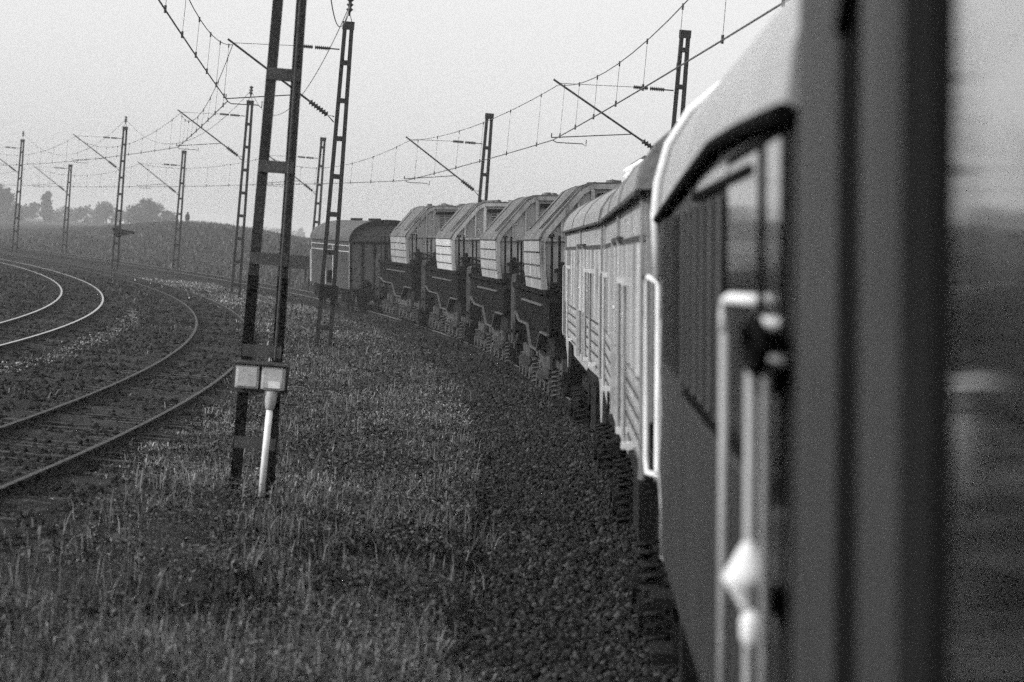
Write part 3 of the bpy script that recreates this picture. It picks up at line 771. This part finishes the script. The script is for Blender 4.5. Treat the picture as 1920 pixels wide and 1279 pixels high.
# --- silver wagons
def silver_wagon(label, Y0, X0, Y1, X1, near_skirt):
    Mx, Ln = place(Y0, X0, Y1, X1, 1.5)
    t = thing('service_wagon', label, 'railway wagon', 'silver-grey ribbed wagons', Mx)
    bottom = [(0, 1.86), (1.6, 1.60), (4.2, 1.40), (5.3, 1.36), (5.6, 1.36), (5.8, 1.36), (Ln - 4.5, 1.36), (Ln - 4.2, 1.5), (Ln - 1.6, 1.5)] + ([(Ln - 1.3, 1.05), (Ln - 1.0, 1.05), (Ln - .8, 1.24)] if near_skirt else [(Ln - 1.3, 1.3)]) + [(Ln, 1.35)]
    if near_skirt: bottom = [(0, 1.42), (.35, .98), (.8, .96), (1.1, 1.38), (1.4, 1.45), (5, 1.42), (5.4, 1.36)] + bottom[6:]
    for s in (-1, 1):
        MB().prism([(0, 3.26)] + bottom + [(Ln, 3.26)], s * 1.5 - .05 * (s > 0), s * 1.5 + .05 * (s < 0), 'x').build('side_wall', 'silver', t)
    MB().box(-1.44, 1.44, 0.02, .1, 1.5, 3.3).box(-1.44, 1.44, Ln - .1, Ln - .02, 1.4, 3.3).build('end_wall', 'silver', t)
    # vertical ribs on the upper half, folds on the lower half
    mb = MB()
    for i, y in enumerate(np.arange(.45, Ln - .3, .45)):
        if abs(y - 2.2) < .3 or abs(y - Ln + 3.2) < .3: continue
        mb = MB().prism([(-1.5, y - .06), (-1.545, y - .04), (-1.545, y + .04), (-1.5, y + .06)], 2.12, 2.95)
        mb.v = [(x, z, a) for (x, a, z) in mb.v]; mb.build('side_rib', 'bodyw' if i % 3 == 0 else 'silver' if i % 3 == 1 else 'body', t)
    mb = MB()
    for z in (1.55, 1.68, 1.81, 1.94, 2.07): mb.obox((-1.502, .35, z), (-1.502, Ln - .3, z), .012, .022)
    mb.obox((-1.508, .1, 2.52), (-1.508, Ln - .1, 2.52), .012, .03)
    mb.obox((-1.512, .1, 2.74), (-1.512, Ln - .1, 2.74), .012, .022); mb.obox((-1.506, .1, 2.98), (-1.506, Ln - .1, 2.98), .012, .05)
    mb.build('seam', 'trim', t)
    mb = MB()
    for z in (1.6, 1.74, 1.87, 2.0): mb.prism([(-1.5, z - .045), (-1.506, z), (-1.5, z + .045)], .3, Ln - .3)
    mb.build('side_fold', 'body', t)
    for y in (2.2, 2.75, Ln - 3.3, Ln - 2.7): MB().box(-1.512, -1.502, y, y + .22, 2.55, 2.9).build('side_window', 'trim', t)
    for y in (.12, Ln - .2, Ln / 2 - .1): MB().box(-1.53, -1.5005, y, y + .1, 1.5, 3.25).build('side_post', 'silver', t)
    prof = arch(1.56, 3.27, 3.98, 16, 2.0)
    ro = MB().prism(prof, -.12, Ln + .12).build('roof', 'silverd', t)
    for y in np.arange(.0, Ln + .1, Ln / 3): MB().prism(arch(1.572, 3.272, 3.992, 16, 2.0), y - .03, y + .03).build('roof_joint', 'silverd', ro)
    mb = MB(); mb.obox((-1.56, -.12, 3.25), (-1.56, Ln + .12, 3.25), .03, .03); mb.build('gutter', 'trim', ro)
    mb = MB()
    for y, c_ in ((2.3, 'silver'), (4.0, 'silver'), (Ln - 3.4, 'box'), (Ln - 1.0, 'silver')):
        MB().path([(-1.5, y, 2.70), (-1.57, y, 2.69), (-1.575, y, 2.66), (-1.575, y, 1.62), (-1.57, y, 1.58), (-1.5, y, 1.56)], .016, 8).build('grab_rail', c_, t)
    for y in (6.1, 8.4):       # sliding door posts
        MB().box(-1.55, -1.5005, y, y + .07, 1.45, 3.0).build('door_post', 'box', t)
    MB().box(-1.545, -1.5005, 5.9, 8.7, 2.985, 3.03).build('door_track', 'trim', t)
    for y in (2.3, 4.0, Ln - 3.4):
        MB().box(-1.59, -1.5005, y - .06, y + .06, 2.665, 2.715).build('rail_bracket', 'whitep', t)
        MB().box(-1.59, -1.5005, y - .06, y + .06, 1.545, 1.59).build('rail_bracket', 'whitep', t)
    for y in (4.3, 7.6): MB().lathe((-1.5, y, 2.42), [(0, .03), (.03, .03), (.031, .018), (.05, .018)], (-1, 0, 0), 8).build('latch', 'whitep', t)
    MB().box(-1.2, 1.2, .3, Ln - .3, .95, 1.5).build('underframe', 'black', t)
    MB().box(-1.44, -1.0, .25, .8, .35, .42).box(-1.44, -1.0, .25, .8, .7, .76).box(-1.3, -1.26, .3, .36, .35, 1.4).box(-1.3, -1.26, .7, .76, .35, 1.4).build('step', 'black', t)
    MB().box(-1.35, -.6, 6.2, 8.0, .5, 1.1).build('battery_box', 'black', t)
    bogie(t, 1.2, 4.2, 2, .92, 'black'); bogie(t, Ln - 4.4, Ln - 1.4, 2, .92, 'black'); buffers(t, 0, -1)
    return t, ro
s1, r1 = silver_wagon('farther silver-grey ribbed wagon, white insulators on its roof, next to the slope-roofed ones', 32.0, 0.965, 47.5, 0.80, True)
s2, r2 = silver_wagon('nearer silver-grey ribbed wagon, next to the dark coach', 17.2, 0.775, 31.4, 0.965, False)
for y in (5.6, 6.6, 7.7, 8.9):
    for x in (-.75, -.35): MB().lathe((x, y, 3.87 if x < -.5 else 3.95), [(0, .1), (.05, .13), (.1, .08), (.14, .13), (.19, .08), (.23, .13), (.28, .06)], (0, 0, 1), 12).build('insulator', 'whitep', r1, smooth=True)
MB().path([(-.75, 5.4, 4.17), (-.75, 9.1, 4.17), (-.35, 9.4, 4.2)], .025, 6).build('roof_conductor', 'trim', r1)

# --- dark coach
Y0, Y1 = 6.35, 15.5
Mx, Ln = place(Y0, 0.618, Y1, 0.79, 1.45)
Mx = Mx @ Matrix.Translation((0, 0, .12))
t = thing('passenger_coach', 'dark coach with pale roof and white grab rails, right of the silver wagons', 'railway coach', None, Mx)
dk = t
def z_e(s): return 2.69 + np.interp(s, [6.35, 7.8, 9.5, 12, 15.5], [.38, .41, .43, .37, .27])
top_ = [(y, z_e(Y0 + y) - .005) for y in np.linspace(Ln, 0, 12)]
for s in (-1, 1): MB().prism([(0, 1.15), (Ln, 1.12)] + top_, s * 1.45 - .05 * (s > 0), s * 1.45 + .05 * (s < 0), 'x').build('side_wall', 'coach', t)
MB().box(-1.39, 1.39, Ln - .08, Ln - .01, 1.12, 3.1).build('end_wall', 'coach', t)
MB().box(-1.39, 1.39, .01, .08, 1.12, 3.1).build('end_wall', 'coach', t)
prof0 = [(0, 0), (.015, .12), (.07, .26), (.18, .42), (.34, .56), (.6, .70), (1.0, .79), (1.5, .82)]
vs, fs = [], []; ns = 14; full = [(-1.47 + a, z) for a, z in prof0] + [(1.47 - a, z) for a, z in prof0[::-1][1:]]
for i in range(ns + 1):
    y = -.05 + (Ln + .1) * i / ns; e = z_e(Y0 + y * 1.0)
    for x, z in full: vs.append((x, y, e + z + (3.10 - e) * min(1, z / .3)))
nf = len(full)
for i in range(ns):
    for k in range(nf - 1): q = i * nf + k; fs.append((q, q + 1, q + nf + 1, q + nf))
fs.append(tuple(range(nf))); fs.append(tuple(ns * nf + k for k in range(nf)))
mb = MB(); mb.add(vs, fs); ro = mb.build('roof', 'croof', t)
for p in ro.data.polygons: p.use_smooth = len(p.vertices) == 4
pts = [(-1.478, -.05 + (Ln + .1) * i / 20, z_e(Y0 + (Ln + .1) * i / 20) - .015) for i in range(21)]
MB().path(pts, .026, 8).build('gutter', 'rubber', ro)
rim = [(-1.47, Ln + .02, 2.62)] + [(x * 1.012, Ln + .02, z_e(15.5) + z + .01 + (3.10 - z_e(15.5)) * min(1, z / .3)) for x, z in full[:8]]
MB().path(rim, .03, 10).build('end_hoop', 'whitep', ro, smooth=True)
mb = MB(); mb.box(-.55, -.40, 4.5, 4.7, 3.88, 4.12).box(-.35, -.2, 4.9, 5.1, 3.9, 4.16).box(-.9, .9, 5.6, 8.4, 3.86, 3.95); mb.build('roof_fitting', 'trim', ro)
# barred window near the far end
sy = lambda s: s - Y0
f_ = MB().box(-1.462, -1.4502, sy(13.0), sy(14.8), 2.2, 2.90).build('barred_window', 'trim', t)
for s in np.linspace(13.15, 14.65, 7): MB().box(-1.475, -1.463, sy(s) - .05, sy(s) + .05, 2.2, 2.93).build('bar', 'coach', f_)
for s in np.arange(8.95, 12.8, .3):
    mb = MB(); mb.add([(-1.4505, sy(s), 2.2), (-1.472, sy(s) + .07, 2.2), (-1.4505, sy(s) + .14, 2.2), (-1.4505, sy(s), 2.93), (-1.472, sy(s) + .07, 2.93), (-1.4505, sy(s) + .14, 2.93)],
           [(0, 1, 4, 3), (1, 2, 5, 4), (3, 4, 5), (0, 2, 1)])
    mb.build('side_rib', 'coachr' if int(round((s - 8.95) / .3)) % 2 else 'rubber', t)  # alternate ribs near-black: the corrugation's shade is put into the colour
dr = MB().box(-1.468, -1.4502, sy(6.5), sy(12.1), 1.25, 2.14).build('door', 'coach', t, bevel=.006)
MB().box(-1.4515, -1.4502, sy(12.12), sy(12.55), 1.2, 2.45).box(-1.47, -1.4502, sy(9.2), sy(12.1), 2.145, 2.175).build('door_seal', 'rubber', t)
f_ = MB().box(-1.462, -1.4502, sy(6.45), sy(8.75), 2.16, 3.04).build('window', 'rubber', t)
MB().box(-1.466, -1.4625, sy(6.5), sy(6.98), 2.22, 3.01).build('pane', 'glassd', f_)
MB().box(-1.466, -1.4625, sy(7.3), sy(8.7), 2.22, 3.01).build('pane', 'glassd', f_)
# white grab rails with hooked heads
def grab(x, s, ztop, zbot, r, hook):
    k_ = MB().path([(x, sy(s), ztop - .07), (x, sy(s), zbot)], r, 12).build('grab_rail', 'silver', dk, smooth=True)
    MB().path([(-1.452, sy(s) - hook, ztop + .02), (x, sy(s) - hook * .6, ztop + .022), (x, sy(s) - hook * .15, ztop + .012), (x, sy(s), ztop - .02), (x, sy(s), ztop - .075)], r * 1.18, 12).build('rail_head', 'whitep', k_, smooth=True)
grab(-1.51, 8.0, 2.60, 1.05, .0145, .5)
grab(-1.51, 6.82, 2.555, 1.05, .0145, .14)
MB().path([(-1.452, sy(6.36), 2.50), (-1.49, sy(6.38), 2.50), (-1.50, sy(6.40), 2.47), (-1.50, sy(6.40), 1.05)], .0145, 12).build('grab_rail', 'silver', dk, smooth=True)
MB().box(-1.475, -1.4505, sy(7.6), sy(11.2), 2.955, 2.985).build('window_rail', 'rubber', dk)
MB().box(-1.460, -1.4505, sy(8.9), sy(11.0), 2.99, 3.035).build('pane', 'glassd', dk)
ring = [(-1.52, sy(6.55) + .25 * math.cos(a), 2.53 + .055 * math.sin(a)) for a in np.linspace(0, 2 * math.pi, 17)]
MB().path(ring, .018, 8).box(-1.52, -1.451, sy(6.4), sy(6.6), 2.42, 2.56).build('bracket', 'rubber', dk)
MB().box(-1.52, -1.451, sy(6.42), sy(6.5), 1.92, 1.98).build('bracket', 'rubber', dk)
MB().lathe((-1.515, sy(6.78), 1.87), [(0, .014), (.03, .022), (.07, .05), (.095, .064), (.12, .05), (.18, .015)], (0, 0, 1), 12).lathe((-1.505, sy(6.78), 1.79), [(0, .015), (.03, .028), (.07, .03), (.10, .02)], (0, 0, 1), 12).build('door_handle', 'whitep', dk, smooth=True)
# tubes and cable at the far corner
MB().path([(-1.47, Ln + .05, 2.62), (-1.47, Ln + .05, 1.60), (-1.47, Ln + .0, 1.56)], .016, 8).path([(-1.47, Ln + .05, 2.6), (-1.52, Ln + .25, 2.63), (-1.525, Ln + .3, 2.6), (-1.525, Ln + .3, 1.62), (-1.52, Ln + .22, 1.545), (-1.45, Ln + .02, 1.54)], .016, 8).build('corner_tube', 'whitep', dk, smooth=True)
MB().path([(-1.455, Ln - .03, 2.4), (-1.46, Ln - .02, 2.1), (-1.452, Ln - .03, 1.9), (-1.462, Ln - .02, 1.6), (-1.445, Ln - .02, 1.35), (-1.44, Ln - .02, 1.1), (-1.42, Ln - .4, 1.09)], .011, 6).build('cable', 'box', dk)
MB().box(-1.2, 1.2, .2, Ln - .2, .85, 1.13).build('underframe', 'black', t)
MB().box(-1.35, -1.0, Ln - .5, Ln - .2, .3, 1.15).build('step', 'black', t)
bogie(t, .6, 3.2, 2, .85, 'black', half=.95); bogie(t, Ln - 3.2, Ln - .6, 2, .85, 'black', half=.95)

# --- camera coach: out-of-focus corner, window frame and glass at the right edge
Yc0, Yc1 = -9.0, 6.15
Mx, Ln = place(Yc0, 0.615 - 0.0166 * 15.15, Yc1, 0.612, 1.45)
t = thing('passenger_coach', 'blurred near coach at the right edge, window glass reflecting the sky', 'railway coach', None, Mx)
cy_ = lambda s: s - Yc0
def colm(mb, s0, s1, bulge, z0=1.1, z1=4.0, n=8):
    vs = []; 
    for i in range(n + 1):
        q = i / n; y = cy_(s0 + (s1 - s0) * q); x = -1.45 - bulge * math.sin(math.pi * q) ** .6
        vs += [(x, y, z0), (x, y, z1)]
    vs += [(-1.36, cy_(s1), z0), (-1.36, cy_(s1), z1), (-1.36, cy_(s0), z0), (-1.36, cy_(s0), z1)]
    k = n + 3; mb.add(vs, [(2 * i, 2 * i + 1, (2 * i + 3) % (2 * k), (2 * i + 2) % (2 * k)) for i in range(k)] + [tuple(range(0, 2 * k, 2)), tuple(range(1, 2 * k, 2))[::-1]])
mb = MB(); colm(mb, 5.27, 6.15, .02, 1.1, 3.50); mb.build('corner_pillar', 'coachl', t)
mb = MB(); colm(mb, 4.27, 4.80, .022, 1.1, 3.50); mb.build('pillar', 'coachl', t)
MB().box(-1.448, -1.37, cy_(4.82), cy_(5.25), 1.1, 3.5).box(-1.40, -1.37, cy_(3.72), cy_(4.27), 1.1, 3.5).build('dark_strip', 'rubber', t)  # first strip sits flush, its black standing in for the recess shade
MB().box(-1.445, -1.43, cy_(1.9), cy_(3.715), 2.0, 3.32).build('pane', 'glass', t)
MB().box(-1.45, -1.40, 0, cy_(1.88), 1.1, 3.2).box(-1.45, -1.40, cy_(1.9), cy_(3.715), 1.1, 1.98).box(1.40, 1.45, 0, Ln, 1.1, 3.2).build('side_wall', 'coach', t)
MB().box(-1.45, -1.40, cy_(1.9), cy_(3.715), 3.325, 3.5).build('side_wall', 'coach', t)
MB().box(-1.35, 1.39, Ln - .06, Ln, 1.1, 3.5).build('end_wall', 'coach', t)
vs, fs = [], []
fc = [(-1.47 + a, 3.49 + z * .8) for a, z in prof0] + [(1.47 - a, 3.49 + z * .8) for a, z in prof0[::-1][1:]]
mb = MB(); mb.prism(fc, 0, Ln + .02); ro = mb.build('roof', 'coachl', t)
MB().path([(-1.47, 0, 3.49), (-1.47, cy_(4.5), 3.46), (-1.47, cy_(4.85), 3.34), (-1.462, cy_(5.1), 3.26)], .014, 8).build('gutter', 'rubber', ro)
MB().path([(x, Ln - .02, z) for x, z in fc[:9]], .02, 8).build('end_hoop', 'rubber', ro)
MB().box(-1.2, 1.2, .2, Ln - .2, .85, 1.13).build('underframe', 'black', t)
bogie(t, Ln - 4.2, Ln - 1.4, 2, .85, 'black', half=.95)

# ------------------------------------------------------------------ board, walker, far trees
MB().box(-.66, .66, -.06, .06, .9, 1.68).box(-.5, -.4, .06, .14, -1, 1.5).box(.4, .5, .06, .14, -1, 1.5).build('trackside_board', 'board')
o = bpy.data.objects['trackside_board']; o.location = (-12.7, 165, 0.0); o.rotation_euler = (0, 0, R(8)); tag(o, 'dark blank board on the bank, just left of the round-roofed van', 'board')

def person(x, y, label):
    z = float(ground_h(x, y)) + .02
    V_ = [(0, 0, .95), (0, 0, 1.2), (0, 0, 1.42), (0, 0, 1.53), (0, -.01, 1.64), (0, 0, 1.74),
          (-.09, 0, .88), (-.11, -.03, .48), (-.12, .05, .06), (-.12, -.1, .03), (.09, 0, .88), (.1, .1, .5), (.1, .2, .08), (.1, .08, .03),
          (-.18, 0, 1.40), (-.23, .03, 1.13), (-.2, -.06, .9), (-.2, -.09, .8), (.18, 0, 1.40), (.23, .0, 1.13), (.21, -.08, .9), (.21, -.11, .8)]
    E_ = [(0, 1), (1, 2), (2, 3), (3, 4), (4, 5), (0, 6), (6, 7), (7, 8), (8, 9), (0, 10), (10, 11), (11, 12), (12, 13), (2, 14), (14, 15), (15, 16), (16, 17), (2, 18), (18, 19), (19, 20), (20, 21)]
    r_ = [.17, .18, .17, .07, .1, .08, .11, .08, .06, .05, .11, .08, .06, .05, .08, .06, .05, .04, .08, .06, .05, .04]
    me = bpy.data.meshes.new('person'); me.from_pydata(V_, E_, []); o = bpy.data.objects.new('person', me); COL.objects.link(o)
    me.materials.append(M['cloth']); sk = o.modifiers.new('skin', 'SKIN')
    for i, v in enumerate(me.skin_vertices[0].data): v.radius = (r_[i], r_[i] * .8); v.use_root = i == 0
    o.modifiers.new('sub', 'SUBSURF').levels = 1
    o.location = (x, y, z); o.scale = (1.05, 1.05, 1.05); tag(o, label, 'person')
    h = MB().lathe((0, 0, 1.60), [(0, .115), (.06, .125), (.12, .11), (.17, .05)], (0, 0, 1), 10).build('hat', 'cloth', o)
    return o
person(-39.6, 338, 'person in dark clothes walking along the top of the bank')

leafm = island_mat('leaves', 0.035, 0.10)
def tree(label, x, y, h, wdt, kind, n=1600, low=.15):
    z = float(ground_h(x, y))
    t = thing('tree' if kind != 'bush' else 'bush', label, 'tree' if kind != 'bush' else 'bush', 'trees on the skyline', Matrix.Translation((x, y, z - .2)))
    mb = MB(); mb.path([(0, 0, 0), (.1, 0, h * .4), (0, .1, h * .8)], .2, 6, radii=[.03 * h + .08, .02 * h + .05, .03])
    for k_ in range(5):
        a = k_ * 1.3; mb.path([(0, 0, h * (.2 + .1 * k_)), (math.cos(a) * wdt * .35, math.sin(a) * wdt * .3, h * (.42 + .1 * k_))], .05, 5)
    mb.build('trunk', 'sleeper', t)
    r_ = np.random.RandomState(int(abs(x * 7 + y)) % 9999)
    nl = {'poplar': 7, 'round': 9, 'bush': 8}[kind]; P = []
    for k_ in range(nl):
        if kind == 'poplar': c = np.array([r_.randn() * wdt * .08, r_.randn() * wdt * .1, h * (low + .1 + (.85 - low) * k_ / nl)]); rad = np.array([wdt * (.5 - .28 * k_ / nl)] * 2 + [h * .13])
        else:
            c = np.array([(r_.rand() - .5) * wdt * .75, (r_.rand() - .5) * wdt * .5, h * (low + (.78 - low) * r_.rand() ** .8)]); rad = np.array([wdt * .26, wdt * .26, h * .22]) * (.7 + .5 * r_.rand())
        m_ = n // nl; d = r_.randn(m_, 3); d /= np.linalg.norm(d, axis=1)[:, None]
        P.append(c + d * rad * (r_.rand(m_, 1) ** .4) * (1 + .15 * r_.randn(m_, 1)))
    P = np.concatenate(P); m_ = len(P); P[:, 2] = np.maximum(P[:, 2], .1)
    s = (.16 + .03 * h) * (.5 + r_.rand(m_, 1)); u = r_.randn(m_, 3); u /= np.linalg.norm(u, axis=1)[:, None]; v = np.cross(u, r_.randn(m_, 3)); v /= np.linalg.norm(v, axis=1)[:, None]
    Q = np.stack([P - u * s, P + v * s * .7, P + u * s, P - v * s * .7], 1).reshape(-1, 3)
    o = np_mesh('crown', Q, np.arange(len(Q)).reshape(-1, 4), leafm); o.parent = t

PXM = 5333.0
def far_tree(px, wpx, hpx, Z, kind, label, **k):
    Z = Z * 1.55
    tree(label, (px - 960) * .997 / PXM * Z - .004 * Z, Z, hpx / PXM * Z + 2.0, wpx / PXM * Z, kind, **k)
far_tree(2, 75, 68, 520, 'round', 'tallest tree mass at the left edge of the skyline', n=2600, low=.05)
far_tree(88, 22, 52, 560, 'poplar', 'slim upright tree standing alone above the hedge at the far left')
far_tree(50, 60, 30, 600, 'bush', 'low bushes between the tallest tree and the slim upright tree')
far_tree(120, 70, 28, 620, 'bush', 'low bushes just right of the slim upright tree')
far_tree(165, 60, 28, 600, 'bush', 'bush between the second and third masts from the left')
far_tree(203, 50, 36, 560, 'round', 'small rounded tree immediately left of the mast with the platform', low=.05)
far_tree(238, 44, 26, 600, 'bush', 'bush straight behind the mast with the platform')
far_tree(275, 62, 40, 470, 'round', 'broad dark rounded tree left of the walker on the skyline', n=2600, low=.05)
far_tree(310, 46, 24, 480, 'bush', 'low bush between the broad rounded tree and the walker')
far_tree(545, 60, 9, 900, 'bush', 'faint low bush on the horizon behind the dark board', n=500)
far_tree(570, 14, 13, 900, 'round', 'tiny tree on the horizon just left of the round-roofed van', n=500)
far_tree(500, 60, 8, 900, 'bush', 'faint low hedge on the horizon behind the near mast', n=500)

# ------------------------------------------------------------------ haze
hm = bpy.data.materials.new('haze_air'); hm.use_nodes = True
tt = hm.node_tree
for n in list(tt.nodes):
    if n.type != 'OUTPUT_MATERIAL': tt.nodes.remove(n)
pv = tt.nodes.new('ShaderNodeVolumePrincipled'); pv.inputs['Density'].default_value = 0.00052
pv.inputs['Color'].default_value = (.97, .97, .97, 1); pv.inputs['Anisotropy'].default_value = 0.0
tt.links.new(pv.outputs[0], [n for n in tt.nodes if n.type == 'OUTPUT_MATERIAL'][0].inputs['Volume'])
hz = MB().box(-4100, 4100, -450, 6100, -1.6, 18).build('haze', hm); tag(hz, kind='stuff')
